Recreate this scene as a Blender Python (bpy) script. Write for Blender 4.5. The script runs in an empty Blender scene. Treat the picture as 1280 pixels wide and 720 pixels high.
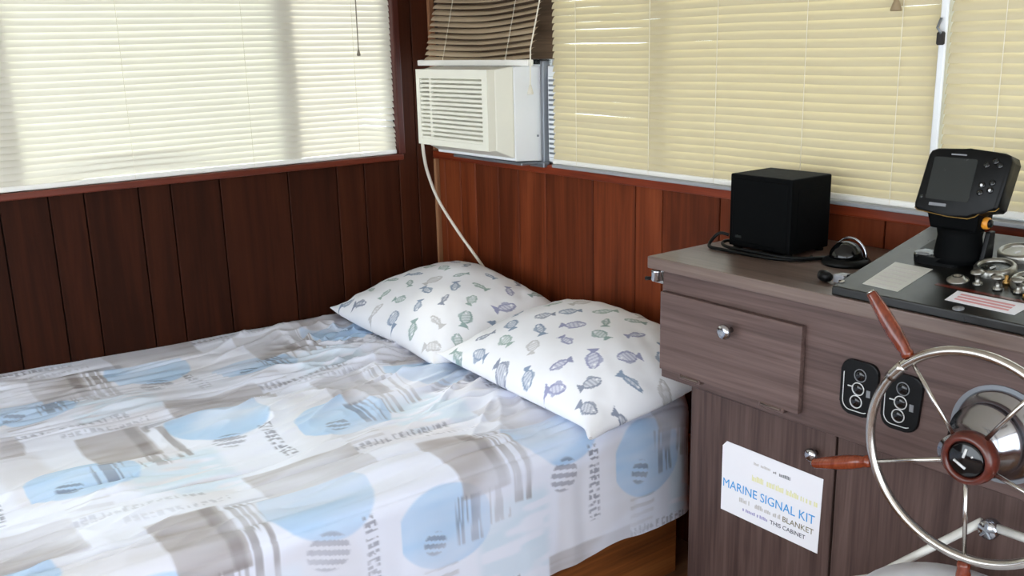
import bpy, bmesh, math, random
import numpy as np
from mathutils import Vector, Matrix

random.seed(7)
rng = np.random.default_rng(7)
scene = bpy.context.scene
C = scene.collection
PI = math.pi

# ------------------------------------------------------------------ camera
# solved from the vanishing points of the two walls; the room's corner is the origin,
# wall_left is the plane x = 0, wall_back the plane y = 0, the floor z = 0 (metres)
FPX, CX, CY = 1200.0, 640.0, 360.0
_Y = np.array([2260 - CX, -(15 - CY), -FPX]); _Y /= np.linalg.norm(_Y)
_X = -np.array([-300 - CX, -(79 - CY), -FPX]); _X /= np.linalg.norm(_X)
_m = (_X + _Y) / np.linalg.norm(_X + _Y); _d = (_X - _Y) / np.linalg.norm(_X - _Y)
_X = (_m + _d) / math.sqrt(2); _Y = (_m - _d) / math.sqrt(2); _Z = np.cross(_X, _Y)
ROT = np.stack([_X, _Y, _Z])
EYE = np.array([3.173, -2.049, 1.516])

cam_data = bpy.data.cameras.new('camera')
cam_data.sensor_width = 36.0
cam_data.lens = 36.0 * FPX / 1280.0
cam_data.clip_start = 0.05
cam = bpy.data.objects.new('camera', cam_data)
C.objects.link(cam)
cam.matrix_world = Matrix.Translation(Vector(EYE)) @ Matrix(ROT.tolist()).to_4x4()
scene.camera = cam


def px(x, y, axis, val):
    """the point where the sight line through pixel (x, y) meets the plane axis = val"""
    v = ROT @ np.array([x - CX, -(y - CY), -FPX])
    k = (val - EYE[axis]) / v[axis]
    return EYE + k * v


# ------------------------------------------------------------------ light
world = bpy.data.worlds.new('overcast_sky')
scene.world = world
world.use_nodes = True
wn = world.node_tree
bg = wn.nodes['Background']
bg.inputs['Color'].default_value = (0.85, 0.93, 1.0, 1)
bg.inputs['Strength'].default_value = 3.0
sun_data = bpy.data.lights.new('sun', 'SUN')
sun_data.energy = 4.0
sun_data.angle = math.radians(12)
sun_data.color = (1.0, 0.95, 0.86)
sun = bpy.data.objects.new('sun', sun_data)
C.objects.link(sun)
sun.rotation_euler = Vector((0.80, -0.25, -0.62)).to_track_quat('-Z', 'Y').to_euler()
scene.view_settings.view_transform = 'Standard'
scene.view_settings.look = 'None'
scene.view_settings.gamma = 1.0
scene.view_settings.use_curve_mapping = False
scene.view_settings.exposure = 0.87


# ------------------------------------------------------------------ helpers
def lin(r, g, b):
    f = lambda c: (c / 255 / 12.92) if c / 255 <= 0.04045 else ((c / 255 + 0.055) / 1.055) ** 2.4
    return (f(r), f(g), f(b), 1.0)


def mat_new(name):
    m = bpy.data.materials.new(name)
    m.use_nodes = True
    nt = m.node_tree
    return m, nt, nt.nodes['Principled BSDF']


def plain(name, col, rough=0.5, metal=0.0, spec=0.5, bump=0.0, bscale=60):
    m, nt, p = mat_new(name)
    p.inputs['Base Color'].default_value = col
    p.inputs['Roughness'].default_value = rough
    p.inputs['Metallic'].default_value = metal
    p.inputs['Specular IOR Level'].default_value = spec
    tc = nt.nodes.new('ShaderNodeTexCoord')
    nz = nt.nodes.new('ShaderNodeTexNoise')
    nz.inputs['Scale'].default_value = bscale
    nt.links.new(tc.outputs['Object'], nz.inputs['Vector'])
    mr = nt.nodes.new('ShaderNodeMapRange')
    mr.inputs['To Min'].default_value = max(rough - 0.06, 0.02)
    mr.inputs['To Max'].default_value = min(rough + 0.06, 1)
    nt.links.new(nz.outputs['Fac'], mr.inputs['Value'])
    nt.links.new(mr.outputs['Result'], p.inputs['Roughness'])
    if bump:
        b = nt.nodes.new('ShaderNodeBump')
        b.inputs['Strength'].default_value = bump
        b.inputs['Distance'].default_value = 0.002
        nt.links.new(nz.outputs['Fac'], b.inputs['Height'])
        nt.links.new(b.outputs['Normal'], p.inputs['Normal'])
    return m


def wood(name, dark, mid, light, axis, rough=0.4, scale=1.0, rnd=0.35, spec=0.4, fine=1.0):
    """grain runs along axis"""
    m, nt, p = mat_new(name)
    N, L = nt.nodes.new, nt.links.new
    tc = N('ShaderNodeTexCoord')
    oi = N('ShaderNodeObjectInfo')
    add = N('ShaderNodeVectorMath'); add.operation = 'ADD'
    mul = N('ShaderNodeVectorMath'); mul.operation = 'SCALE'
    mul.inputs[0].default_value = (7.3, 3.1, 11.7)
    L(oi.outputs['Random'], mul.inputs['Scale'])
    L(tc.outputs['Object'], add.inputs[0]); L(mul.outputs[0], add.inputs[1])
    mp = N('ShaderNodeMapping')
    s = [26 * scale] * 3; s[axis] = 1.6 * scale
    mp.inputs['Scale'].default_value = s
    L(add.outputs[0], mp.inputs['Vector'])
    n1 = N('ShaderNodeTexNoise')
    n1.inputs['Scale'].default_value = 1.0; n1.inputs['Detail'].default_value = 6
    n1.inputs['Roughness'].default_value = 0.62; n1.inputs['Distortion'].default_value = 0.9
    L(mp.outputs[0], n1.inputs['Vector'])
    mp2 = N('ShaderNodeMapping')
    s2 = [190 * scale] * 3; s2[axis] = 5 * scale
    mp2.inputs['Scale'].default_value = s2
    L(add.outputs[0], mp2.inputs['Vector'])
    n2 = N('ShaderNodeTexNoise')
    n2.inputs['Scale'].default_value = 1.0; n2.inputs['Detail'].default_value = 3
    L(mp2.outputs[0], n2.inputs['Vector'])
    mx = N('ShaderNodeMath'); mx.operation = 'MULTIPLY_ADD'
    mx.inputs[1].default_value = 0.45 * fine; L(n2.outputs['Fac'], mx.inputs[0])
    sc = N('ShaderNodeMath'); sc.operation = 'MULTIPLY_ADD'
    sc.inputs[1].default_value = 0.9; sc.inputs[2].default_value = -0.15 * fine
    L(n1.outputs['Fac'], sc.inputs[0]); L(sc.outputs[0], mx.inputs[2])
    rv = N('ShaderNodeMath'); rv.operation = 'MULTIPLY_ADD'
    rv.inputs[1].default_value = rnd; rv.inputs[2].default_value = -rnd / 2
    L(oi.outputs['Random'], rv.inputs[0])
    sm = N('ShaderNodeMath'); sm.operation = 'ADD'
    L(mx.outputs[0], sm.inputs[0]); L(rv.outputs[0], sm.inputs[1])
    cr = N('ShaderNodeValToRGB')
    cr.color_ramp.elements[0].position = 0.28; cr.color_ramp.elements[0].color = dark
    cr.color_ramp.elements[1].position = 0.80; cr.color_ramp.elements[1].color = light
    e = cr.color_ramp.elements.new(0.52); e.color = mid
    L(sm.outputs[0], cr.inputs['Fac'])
    L(cr.outputs['Color'], p.inputs['Base Color'])
    p.inputs['Roughness'].default_value = rough
    p.inputs['Specular IOR Level'].default_value = spec
    b = N('ShaderNodeBump'); b.inputs['Strength'].default_value = 0.12; b.inputs['Distance'].default_value = 0.001
    L(mx.outputs[0], b.inputs['Height']); L(b.outputs['Normal'], p.inputs['Normal'])
    return m


def slat_mat(name, col, trans, tfac):
    """thin painted slat that lets some daylight through"""
    m, nt, p = mat_new(name)
    N, L = nt.nodes.new, nt.links.new
    out = nt.nodes['Material Output']
    p.inputs['Base Color'].default_value = col
    p.inputs['Roughness'].default_value = 0.45
    tc = N('ShaderNodeTexCoord'); nz = N('ShaderNodeTexNoise')
    nz.inputs['Scale'].default_value = 5
    L(tc.outputs['Object'], nz.inputs['Vector'])
    mr = N('ShaderNodeMapRange'); mr.inputs['To Min'].default_value = 0.38; mr.inputs['To Max'].default_value = 0.5
    L(nz.outputs['Fac'], mr.inputs['Value']); L(mr.outputs['Result'], p.inputs['Roughness'])
    t = N('ShaderNodeBsdfTranslucent'); t.inputs['Color'].default_value = trans
    mx = N('ShaderNodeMixShader'); mx.inputs['Fac'].default_value = tfac
    L(p.outputs[0], mx.inputs[1]); L(t.outputs[0], mx.inputs[2])
    L(mx.outputs[0], out.inputs['Surface'])
    return m


def glass_mat(name, tint=(0.96, 0.98, 0.97, 1)):
    m, nt, p = mat_new(name)
    N, L = nt.nodes.new, nt.links.new
    out = nt.nodes['Material Output']
    t = N('ShaderNodeBsdfTransparent'); t.inputs['Color'].default_value = tint
    g = N('ShaderNodeBsdfGlossy'); g.inputs['Roughness'].default_value = 0.03
    fr = N('ShaderNodeFresnel'); fr.inputs['IOR'].default_value = 1.3
    mx = N('ShaderNodeMixShader')
    L(fr.outputs[0], mx.inputs['Fac']); L(t.outputs[0], mx.inputs[1]); L(g.outputs[0], mx.inputs[2])
    L(mx.outputs[0], out.inputs['Surface'])
    return m


def print_mat(name, rough=0.85):
    """woven cloth whose printed colours are stored on the mesh"""
    m, nt, p = mat_new(name)
    N, L = nt.nodes.new, nt.links.new
    a = N('ShaderNodeVertexColor'); a.layer_name = 'print'
    L(a.outputs['Color'], p.inputs['Base Color'])
    p.inputs['Roughness'].default_value = rough
    p.inputs['Specular IOR Level'].default_value = 0.15
    tc = N('ShaderNodeTexCoord'); nz = N('ShaderNodeTexNoise')
    nz.inputs['Scale'].default_value = 500
    L(tc.outputs['Object'], nz.inputs['Vector'])
    b = N('ShaderNodeBump'); b.inputs['Strength'].default_value = 0.1; b.inputs['Distance'].default_value = 0.001
    L(nz.outputs['Fac'], b.inputs['Height']); L(b.outputs['Normal'], p.inputs['Normal'])
    return m


M = {}
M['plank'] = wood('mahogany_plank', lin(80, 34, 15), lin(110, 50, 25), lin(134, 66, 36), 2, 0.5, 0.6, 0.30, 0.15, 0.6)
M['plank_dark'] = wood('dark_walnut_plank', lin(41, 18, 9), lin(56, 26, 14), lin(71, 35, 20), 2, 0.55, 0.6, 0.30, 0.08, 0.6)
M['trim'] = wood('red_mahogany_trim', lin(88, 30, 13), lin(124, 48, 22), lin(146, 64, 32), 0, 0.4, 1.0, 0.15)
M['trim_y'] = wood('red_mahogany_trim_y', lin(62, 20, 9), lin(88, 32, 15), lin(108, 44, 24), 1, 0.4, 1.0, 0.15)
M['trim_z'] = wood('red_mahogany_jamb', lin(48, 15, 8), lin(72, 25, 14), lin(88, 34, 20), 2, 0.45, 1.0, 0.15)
M['bead'] = wood('tan_corner_bead', lin(110, 70, 45), lin(140, 95, 65), lin(165, 120, 85), 2, 0.45, 1.0, 0.1)
M['backing'] = plain('dark_backing', lin(26, 12, 7), 0.9)
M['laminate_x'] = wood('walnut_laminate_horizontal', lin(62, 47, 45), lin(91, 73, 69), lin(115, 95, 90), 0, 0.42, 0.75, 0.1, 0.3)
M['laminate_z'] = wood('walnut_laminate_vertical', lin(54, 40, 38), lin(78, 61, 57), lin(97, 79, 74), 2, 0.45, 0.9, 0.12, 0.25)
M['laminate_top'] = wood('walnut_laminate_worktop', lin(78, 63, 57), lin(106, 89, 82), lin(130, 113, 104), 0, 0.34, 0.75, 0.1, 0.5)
M['bedwood'] = wood('orange_brown_bed_board', lin(84, 44, 18), lin(132, 76, 36), lin(164, 104, 56), 1, 0.45, 0.5, 0.1)
M['filler'] = wood('weathered_brown_board', lin(58, 44, 32), lin(84, 66, 50), lin(108, 88, 68), 0, 0.6, 0.8, 0.1)
M['slat_w'] = slat_mat('white_slat', lin(210, 205, 192), lin(252, 245, 230), 0.088)
M['slat_c'] = slat_mat('cream_slat', lin(197, 185, 153), lin(246, 230, 190), 0.030)
M['slat_b'] = slat_mat('dusty_cream_slat', lin(176, 156, 130), lin(190, 168, 130), 0.06)
M['rail_w'] = plain('white_rail', lin(236, 234, 228), 0.4)
M['cord'] = plain('cream_cord', lin(226, 220, 204), 0.8)
M['tassel'] = plain('tan_tassel', lin(150, 130, 100), 0.6)
M['dark_cord'] = plain('grey_cord', lin(120, 112, 100), 0.7)
M['alu'] = plain('white_aluminium', lin(228, 230, 232), 0.35)
M['steel_grey'] = plain('grey_metal', lin(130, 134, 140), 0.4, 0.6)
M['chrome'] = plain('chrome', lin(178, 180, 186), 0.16, 1.0)
M['dull'] = plain('dull_chrome', lin(150, 148, 142), 0.32, 0.9)
M['steel'] = plain('brushed_steel', lin(190, 186, 180), 0.24, 1.0)
M['ac'] = plain('aged_white_plastic', lin(228, 226, 212), 0.45, bump=0.05)
M['ac_side'] = plain('white_painted_metal', lin(232, 234, 236), 0.4)
M['ac_dark'] = plain('dark_grille_back', lin(44, 40, 38), 0.8)
M['ac_cord'] = plain('offwhite_cord', lin(222, 214, 200), 0.5)
M['black'] = plain('black_plastic', lin(11, 12, 13), 0.4, 0, 0.18, bump=0.03)
M['black_matte'] = plain('black_vinyl', lin(9, 10, 11), 0.6, 0, 0.04, bump=0.05)
M['black_panel'] = plain('black_panel', lin(20, 20, 19), 0.30, 0, 0.5, bump=0.04)
M['black_gloss'] = plain('glossy_black', lin(12, 13, 15), 0.12)
M['screen'] = plain('grey_screen', lin(40, 43, 42), 0.25, 0, 0.3)
M['orange'] = plain('amber_plastic', lin(214, 140, 40), 0.4)
M['gold'] = plain('brass_piping', lin(150, 118, 60), 0.35, 0.6)
M['white_ink'] = plain('white_ink', lin(205, 205, 205), 0.6)
M['grey_ink'] = plain('grey_ink', lin(120, 122, 126), 0.6)
M['paper'] = plain('white_paper', lin(226, 226, 232), 0.7)
M['paper_grey'] = plain('greyish_label', lin(196, 196, 190), 0.6)
M['pink_label'] = plain('faded_red_print', lin(208, 150, 154), 0.6)
M['blue_ink'] = plain('blue_ink', lin(60, 150, 214), 0.6)
M['yellow_ink'] = plain('faded_yellow_ink', lin(222, 220, 170), 0.6)
M['olive_ink'] = plain('olive_ink', lin(120, 112, 84), 0.6)
M['pale_ink'] = plain('pale_grey_ink', lin(190, 186, 184), 0.6)
M['violet_ink'] = plain('pale_violet_ink', lin(160, 156, 196), 0.6)
M['navy_ink'] = plain('dark_ink', lin(50, 54, 70), 0.6)
M['handle'] = wood('varnished_wheel_handle', lin(74, 26, 13), lin(110, 46, 25), lin(142, 72, 44), 2, 0.2, 1.2, 0.1, 0.6)
M['hubwood'] = wood('dark_red_hub_wood', lin(58, 18, 10), lin(84, 30, 18), lin(104, 42, 26), 0, 0.28, 1.5, 0.1, 0.6)
M['white_seat'] = plain('white_vinyl', lin(226, 228, 236), 0.4)
M['white_tube'] = plain('white_tube', lin(208, 206, 200), 0.35)
M['brass'] = plain('brass', lin(190, 150, 90), 0.3, 0.9)
M['clear'] = plain('clear_grey_plastic', lin(150, 152, 158), 0.25)
M['bronze'] = plain('tarnished_hinge', lin(112, 100, 92), 0.4, 0.7)
M['spread'] = print_mat('patchwork_print_cotton')
M['pillow'] = print_mat('fish_print_cotton')
M['mattress'] = plain('grey_mattress', lin(120, 118, 112), 0.9)
M['floor'] = wood('floor_boards', lin(70, 46, 30), lin(110, 76, 52), lin(136, 100, 72), 1, 0.5, 0.4, 0.1)
M['ceil'] = plain('cream_ceiling', lin(220, 212, 198), 0.8)
M['glass'] = glass_mat('window_glass')
M['sillgrey'] = plain('grey_sill', lin(150, 152, 156), 0.5)


def wloc(o):
    v = Vector((0, 0, 0))
    while o is not None:
        v += o.location
        o = o.parent
    return v


def thing(name, loc, label, cat, group=None):
    o = bpy.data.objects.new(name, None)
    o.empty_display_size = 0.05
    C.objects.link(o)
    o.location = loc
    o['label'] = label
    o['category'] = cat
    if group:
        o['group'] = group
    return o


def finish(name, me, mat, parent=None, smooth=False, label=None, cat=None, group=None, kind=None, base=None):
    """link a mesh given in world coordinates; the origin goes to the parent's (or to base)"""
    off = wloc(parent) if parent is not None else (Vector(base) if base is not None else Vector((0, 0, 0)))
    me.transform(Matrix.Translation(-off))
    if smooth:
        me.polygons.foreach_set('use_smooth', [True] * len(me.polygons))
    if mat is not None:
        me.materials.append(mat)
    me.update()
    o = bpy.data.objects.new(name, me)
    C.objects.link(o)
    if parent is not None:
        o.parent = parent
    else:
        o.location = off
    for k, v in (('label', label), ('category', cat), ('group', group), ('kind', kind)):
        if v:
            o[k] = v
    return o


def obj(name, bm, mat, parent=None, smooth=False, **kw):
    bmesh.ops.recalc_face_normals(bm, faces=bm.faces)
    me = bpy.data.meshes.new(name)
    bm.to_mesh(me)
    bm.free()
    return finish(name, me, mat, parent, smooth, **kw)


def box(lo, hi, bev=0.0, seg=2, bm=None):
    own = bm is None
    if own:
        bm = bmesh.new()
    lo = Vector(lo); hi = Vector(hi)
    r = bmesh.ops.create_cube(bm, size=1.0)
    s = hi - lo
    c = (hi + lo) / 2
    for v in r['verts']:
        v.co = Vector((v.co.x * s.x, v.co.y * s.y, v.co.z * s.z)) + c
    if bev and own:
        bmesh.ops.bevel(bm, geom=bm.edges[:], offset=bev, segments=seg, profile=0.6, affect='EDGES')
    return bm


def hexa(c8, bev=0.0, seg=2):
    """box with free corners: 4 bottom (ccw), 4 top"""
    bm = bmesh.new()
    v = [bm.verts.new(c) for c in c8]
    for f in ((3, 2, 1, 0), (4, 5, 6, 7), (0, 1, 5, 4), (1, 2, 6, 5), (2, 3, 7, 6), (3, 0, 4, 7)):
        bm.faces.new([v[i] for i in f])
    if bev:
        bmesh.ops.bevel(bm, geom=bm.edges[:], offset=bev, segments=seg, profile=0.6, affect='EDGES')
    return bm


def tube(pts, r, seg=10, bm=None, closed=False, cap=True):
    if bm is None:
        bm = bmesh.new()
    pts = [Vector(p) for p in pts]
    n = len(pts)
    rs = r if isinstance(r, (list, tuple)) else [r] * n
    rings = []
    up = None
    for i, p in enumerate(pts):
        a = pts[(i - 1) % n] if (closed or i > 0) else p
        b = pts[(i + 1) % n] if (closed or i < n - 1) else p
        t = (b - a).normalized()
        if up is None:
            up = Vector((0, 0, 1)) if abs(t.z) < 0.9 else Vector((1, 0, 0))
        s = t.cross(up).normalized()
        up = s.cross(t).normalized()
        rings.append([bm.verts.new(p + rs[i] * (math.cos(k * 2 * PI / seg) * s + math.sin(k * 2 * PI / seg) * up)) for k in range(seg)])
    m = n if closed else n - 1
    for i in range(m):
        A, B = rings[i], rings[(i + 1) % n]
        for k in range(seg):
            bm.faces.new((A[k], A[(k + 1) % seg], B[(k + 1) % seg], B[k]))
    if cap and not closed:
        bm.faces.new(rings[0][::-1]); bm.faces.new(rings[-1])
    return bm


def lathe(prof, origin, axis, seg=32, bm=None, caps=True):
    """prof: list of (radius, height along axis)"""
    if bm is None:
        bm = bmesh.new()
    ax = Vector(axis).normalized()
    s = ax.orthogonal().normalized(); t = ax.cross(s)
    o = Vector(origin)
    rings = []
    for (r, h) in prof:
        if r <= 1e-6:
            rings.append([bm.verts.new(o + ax * h)])
        else:
            rings.append([bm.verts.new(o + ax * h + r * (math.cos(k * 2 * PI / seg) * s + math.sin(k * 2 * PI / seg) * t)) for k in range(seg)])
    for A, B in zip(rings, rings[1:]):
        for k in range(seg):
            k2 = (k + 1) % seg
            q = [A[k % len(A)], A[k2 % len(A)], B[k2 % len(B)], B[k % len(B)]]
            u = []
            for v in q:
                if v not in u:
                    u.append(v)
            if len(u) > 2:
                bm.faces.new(u)
    for R_, fl in ((rings[0], True), (rings[-1], False)):
        if caps and len(R_) > 2:
            bm.faces.new(R_[::-1] if fl else R_)
    return bm


def prism(poly, fr, depth, bev=0.0, seg=2):
    """outline poly [(a, b)] in frame fr = (origin, A, B); extruded by depth along A x B"""
    o, A, B = Vector(fr[0]), Vector(fr[1]), Vector(fr[2])
    n = A.cross(B).normalized()
    bm = bmesh.new()
    lo = [bm.verts.new(o + A * a + B * b) for a, b in poly]
    hi = [bm.verts.new(o + A * a + B * b + n * depth) for a, b in poly]
    k = len(poly)
    bm.faces.new(lo[::-1]); top = bm.faces.new(hi)
    for i in range(k):
        bm.faces.new((lo[i], lo[(i + 1) % k], hi[(i + 1) % k], hi[i]))
    if bev:
        bmesh.ops.bevel(bm, geom=list(top.edges), offset=bev, segments=seg, profile=0.6, affect='EDGES')
    return bm


def rrect(w, h, r, n=5, cx=0, cy=0):
    out = []
    for (sx, sy, a0) in ((1, 1, 0), (-1, 1, 90), (-1, -1, 180), (1, -1, 270)):
        for i in range(n + 1):
            a = math.radians(a0 + 90 * i / n)
            out.append((cx + sx * (w / 2 - r) + r * math.cos(a), cy + sy * (h / 2 - r) + r * math.sin(a)))
    return out


def ring_pts(c, r, A, B, n=48):
    c, A, B = Vector(c), Vector(A), Vector(B)
    return [c + r * (math.cos(2 * PI * i / n) * A + math.sin(2 * PI * i / n) * B) for i in range(n)]


def text(name, s, size, fr, mat, parent, width=None, bold=0.0):
    cu = bpy.data.curves.new(name, 'FONT')
    cu.body = s
    cu.size = size
    cu.extrude = 0.00015
    cu.offset = bold
    cu.resolution_u = 3
    tmp = bpy.data.objects.new(name, cu)
    C.objects.link(tmp)
    me = bpy.data.meshes.new_from_object(tmp)
    C.objects.unlink(tmp)
    bpy.data.objects.remove(tmp)
    o, A, B = Vector(fr[0]), Vector(fr[1]), Vector(fr[2])
    n = A.cross(B).normalized()
    xs = [v.co.x for v in me.vertices] or [1]
    k = width / (max(xs) - min(xs)) if width else 1.0
    x0 = min(xs)
    for v in me.vertices:
        v.co = o + A * ((v.co.x - x0) * k) + B * v.co.y + n * (v.co.z + 0.0004)
    me.name = name
    return finish(name, me, mat, parent)


def vnoise(x, y, seed=0):
    """smooth value noise on arrays"""
    xi = np.floor(x).astype(int); yi = np.floor(y).astype(int)
    fx = x - xi; fy = y - yi
    fx = fx * fx * (3 - 2 * fx); fy = fy * fy * (3 - 2 * fy)

    def h(a, b):
        k = (a * 374761393 + b * 668265263 + seed * 1274126177) & 0x7fffffff
        k = ((k ^ (k >> 13)) * 1274126177) & 0x7fffffff
        return ((k ^ (k >> 16)) & 0xffff) / 65535.0
    return (h(xi, yi) * (1 - fx) + h(xi + 1, yi) * fx) * (1 - fy) + (h(xi, yi + 1) * (1 - fx) + h(xi + 1, yi + 1) * fx) * fy


def grid_mesh(name, P, col=None, wrap=False):
    """P: (n, m, 3) array -> quad mesh with an optional printed colour per point"""
    n, m = P.shape[:2]
    idx = np.arange(n * m).reshape(n, m)
    a = idx[:-1, :-1].ravel(); b = idx[1:, :-1].ravel(); c = idx[1:, 1:].ravel(); d = idx[:-1, 1:].ravel()
    F = np.stack([a, b, c, d], 1)
    me = bpy.data.meshes.new(name)
    me.vertices.add(n * m)
    me.vertices.foreach_set('co', P.reshape(-1).astype(np.float32))
    me.loops.add(F.size)
    me.loops.foreach_set('vertex_index', F.reshape(-1).astype(np.int32))
    me.polygons.add(len(F))
    me.polygons.foreach_set('loop_start', (np.arange(len(F)) * 4).astype(np.int32))
    me.update(calc_edges=True)
    if col is not None:
        ca = me.color_attributes.new('print', 'FLOAT_COLOR', 'POINT')
        cc = np.ones((n * m, 4), np.float32)
        cc[:, :3] = col.reshape(-1, 3)
        ca.data.foreach_set('color', cc.reshape(-1))
    return me


# ================================================================== THE SETTING
SILL = 1.128          # lower edge of the blinds
HEAD = 1.80           # window heads
CEIL = 2.0
XR, YF = 4.4, -3.8    # far sides of the cabin, behind the camera

obj('floor', box((-0.05, YF, -0.05), (XR, 0.05, 0)), M['floor'], kind='structure')
obj('ceiling', box((-0.12, YF - 0.1, CEIL), (XR + 0.1, 0.12, CEIL + 0.06)), M['ceil'], kind='structure')

# --- left wall: backing, planks, window opening from y = -0.172 to -2.6
LW0, LW1 = -2.6, -0.172
bm = bmesh.new()
box((-0.07, YF, 0), (-0.0145, 0.07, 1.10), bm=bm)
box((-0.07, YF, HEAD), (-0.014, 0.07, CEIL), bm=bm)
box((-0.07, LW1, 1.10), (-0.014, 0.07, HEAD), bm=bm)
box((-0.07, YF, 1.10), (-0.014, LW0, HEAD), bm=bm)
wall_left = obj('wall_left', bm, M['backing'], kind='structure')
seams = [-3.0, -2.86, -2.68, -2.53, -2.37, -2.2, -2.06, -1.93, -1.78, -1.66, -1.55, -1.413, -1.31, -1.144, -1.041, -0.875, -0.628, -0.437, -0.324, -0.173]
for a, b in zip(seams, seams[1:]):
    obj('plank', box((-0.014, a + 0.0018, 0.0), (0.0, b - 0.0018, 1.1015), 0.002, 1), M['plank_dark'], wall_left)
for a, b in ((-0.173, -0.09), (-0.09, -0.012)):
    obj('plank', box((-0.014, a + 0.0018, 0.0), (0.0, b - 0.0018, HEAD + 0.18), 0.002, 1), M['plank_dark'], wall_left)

# --- back wall
bm = bmesh.new()
box((-0.014, 0.014, 0), (XR, 0.07, 1.10), bm=bm)
box((-0.014, 0.014, HEAD), (XR, 0.07, CEIL), bm=bm)
box((-0.014, 0.014, 1.10), (0.03, 0.07, HEAD), bm=bm)
box((3.4, 0.014, 1.10), (XR, 0.07, HEAD), bm=bm)
wall_back = obj('wall_back', bm, M['backing'], kind='structure')
seams = [0.012, 0.054, 0.16, 0.257, 0.401, 0.519, 0.669, 0.906, 1.097, 1.21, 1.428, 1.60, 1.74, 1.93, 2.06, 2.27, 2.43, 2.6, 2.8, 3.0, 3.2, 3.4]
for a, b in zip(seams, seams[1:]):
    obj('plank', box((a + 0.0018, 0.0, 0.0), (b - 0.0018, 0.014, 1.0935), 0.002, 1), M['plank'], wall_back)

# --- rest of the cabin, behind the camera: unseen walls with openings added for daylight
bm = bmesh.new()
box((XR, YF, 0), (XR + 0.06, 0.07, 0.45), bm=bm)
box((XR, YF, 1.9), (XR + 0.06, 0.07, CEIL), bm=bm)
box((XR, -0.8, 0.45), (XR + 0.06, 0.07, 1.9), bm=bm)
box((XR, YF, 0.45), (XR + 0.06, YF + 0.4, 1.9), bm=bm)
obj('wall_right', bm, M['plank'], kind='structure')
bm = bmesh.new()
box((-0.07, YF - 0.06, 0), (0.25, YF, CEIL), bm=bm)
box((XR - 0.2, YF - 0.06, 0), (XR, YF, CEIL), bm=bm)
box((0.25, YF - 0.06, 1.9), (XR - 0.2, YF, CEIL), bm=bm)
box((0.25, YF - 0.06, 0), (XR - 0.2, YF, 0.35), bm=bm)
obj('wall_front', bm, M['plank'], kind='structure')

# --- trims: red caps under the windows, window jamb, corner bead
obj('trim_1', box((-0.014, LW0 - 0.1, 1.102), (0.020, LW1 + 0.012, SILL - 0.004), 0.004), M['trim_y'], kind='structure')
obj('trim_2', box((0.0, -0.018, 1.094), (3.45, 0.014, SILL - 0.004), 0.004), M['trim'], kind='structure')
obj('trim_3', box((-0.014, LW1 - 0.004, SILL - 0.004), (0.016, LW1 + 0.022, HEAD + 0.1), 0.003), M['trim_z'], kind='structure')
obj('trim_4', box((-0.006, -0.016, 0.0), (0.010, 0.012, 1.0935), 0.004), M['bead'], kind='structure')
obj('trim_5', box((-0.006, -0.016, SILL - 0.004), (0.010, 0.012, HEAD + 0.15), 0.004), M['bead'], kind='structure')


# --- windows: aluminium frames with posts and panes, behind the blinds
def window(name, horizontal, a0, a1, posts, label):
    bm = bmesh.new()

    def bar(s0, s1, z0, z1, t0=0.030, t1=0.062):
        if horizontal:
            box((s0, t0, z0), (s1, t1, z1), bm=bm)
        else:
            box((-t1, s0, z0), (-t0, s1, z1), bm=bm)
    bar(a0, a1, SILL - 0.026, SILL + 0.016)
    bar(a0, a1, HEAD - 0.03, HEAD)
    bar(a0, a0 + 0.03, SILL, HEAD); bar(a1 - 0.03, a1, SILL, HEAD)
    w = obj(name, bm, M['alu'], kind='structure')
    edges = [a0 + 0.03] + [q for p_, wd in posts for q in (p_ - wd / 2, p_ + wd / 2)] + [a1 - 0.03]
    for p_, wd in posts:
        if horizontal:
            obj('mullion', box((p_ - wd / 2, 0.026, SILL), (p_ + wd / 2, 0.066, HEAD), 0.003, 1), M['alu'], w)
        else:
            obj('mullion', box((-0.066, p_ - wd / 2, SILL), (-0.026, p_ + wd / 2, HEAD), 0.003, 1), M['alu'], w)
    for s0, s1 in zip(edges[::2], edges[1::2]):
        if horizontal:
            obj('pane', box((s0, 0.044, SILL), (s1, 0.048, HEAD - 0.03)), M['glass'], w)
        else:
            obj('pane', box((-0.048, s0, SILL), (-0.044, s1, HEAD - 0.03)), M['glass'], w)
    return w


window('window_1', False, LW0, LW1, [(-0.59, 0.07), (-1.50, 0.08), (-2.1, 0.06)], None)
window('window_2', True, 0.03, 3.4, [(0.70, 0.05), (1.19, 0.05), (2.05, 0.05), (2.75, 0.05)], None)
obj('window_sill', box((0.75, -0.04, SILL - 0.006), (3.45, 0.028, SILL + 0.004), 0.002, 1), M['sillgrey'], kind='structure')


# ================================================================== BLINDS
def slat_mesh(p0, p1, nrm, z, tilt, sag, mat, parent, chord=0.0255, n=18):
    """one crowned slat from p0 to p1 (xy); nrm points into the room"""
    p0 = Vector((p0[0], p0[1], 0)); p1 = Vector((p1[0], p1[1], 0))
    N = Vector((nrm[0], nrm[1], 0))
    P = np.zeros((n + 1, 5, 3))
    for i in range(n + 1):
        t = i / n
        zz, tl, off = sag(t)
        a = tilt + tl
        for j in range(5):
            c = (j / 4 - 0.5) * chord
            cr = 0.0031 * (1 - (2 * j / 4 - 1) ** 2)
            # chord runs from the lower room edge to the upper window edge
            h = c * math.sin(a) + cr * math.cos(a)
            d = -c * math.cos(a) + cr * math.sin(a)
            q = p0.lerp(p1, t) + N * (d + off)
            P[i, j] = (q.x, q.y, z + zz + h)
    me = grid_mesh('slat', P)
    return finish('slat', me, mat, parent, True)


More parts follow.
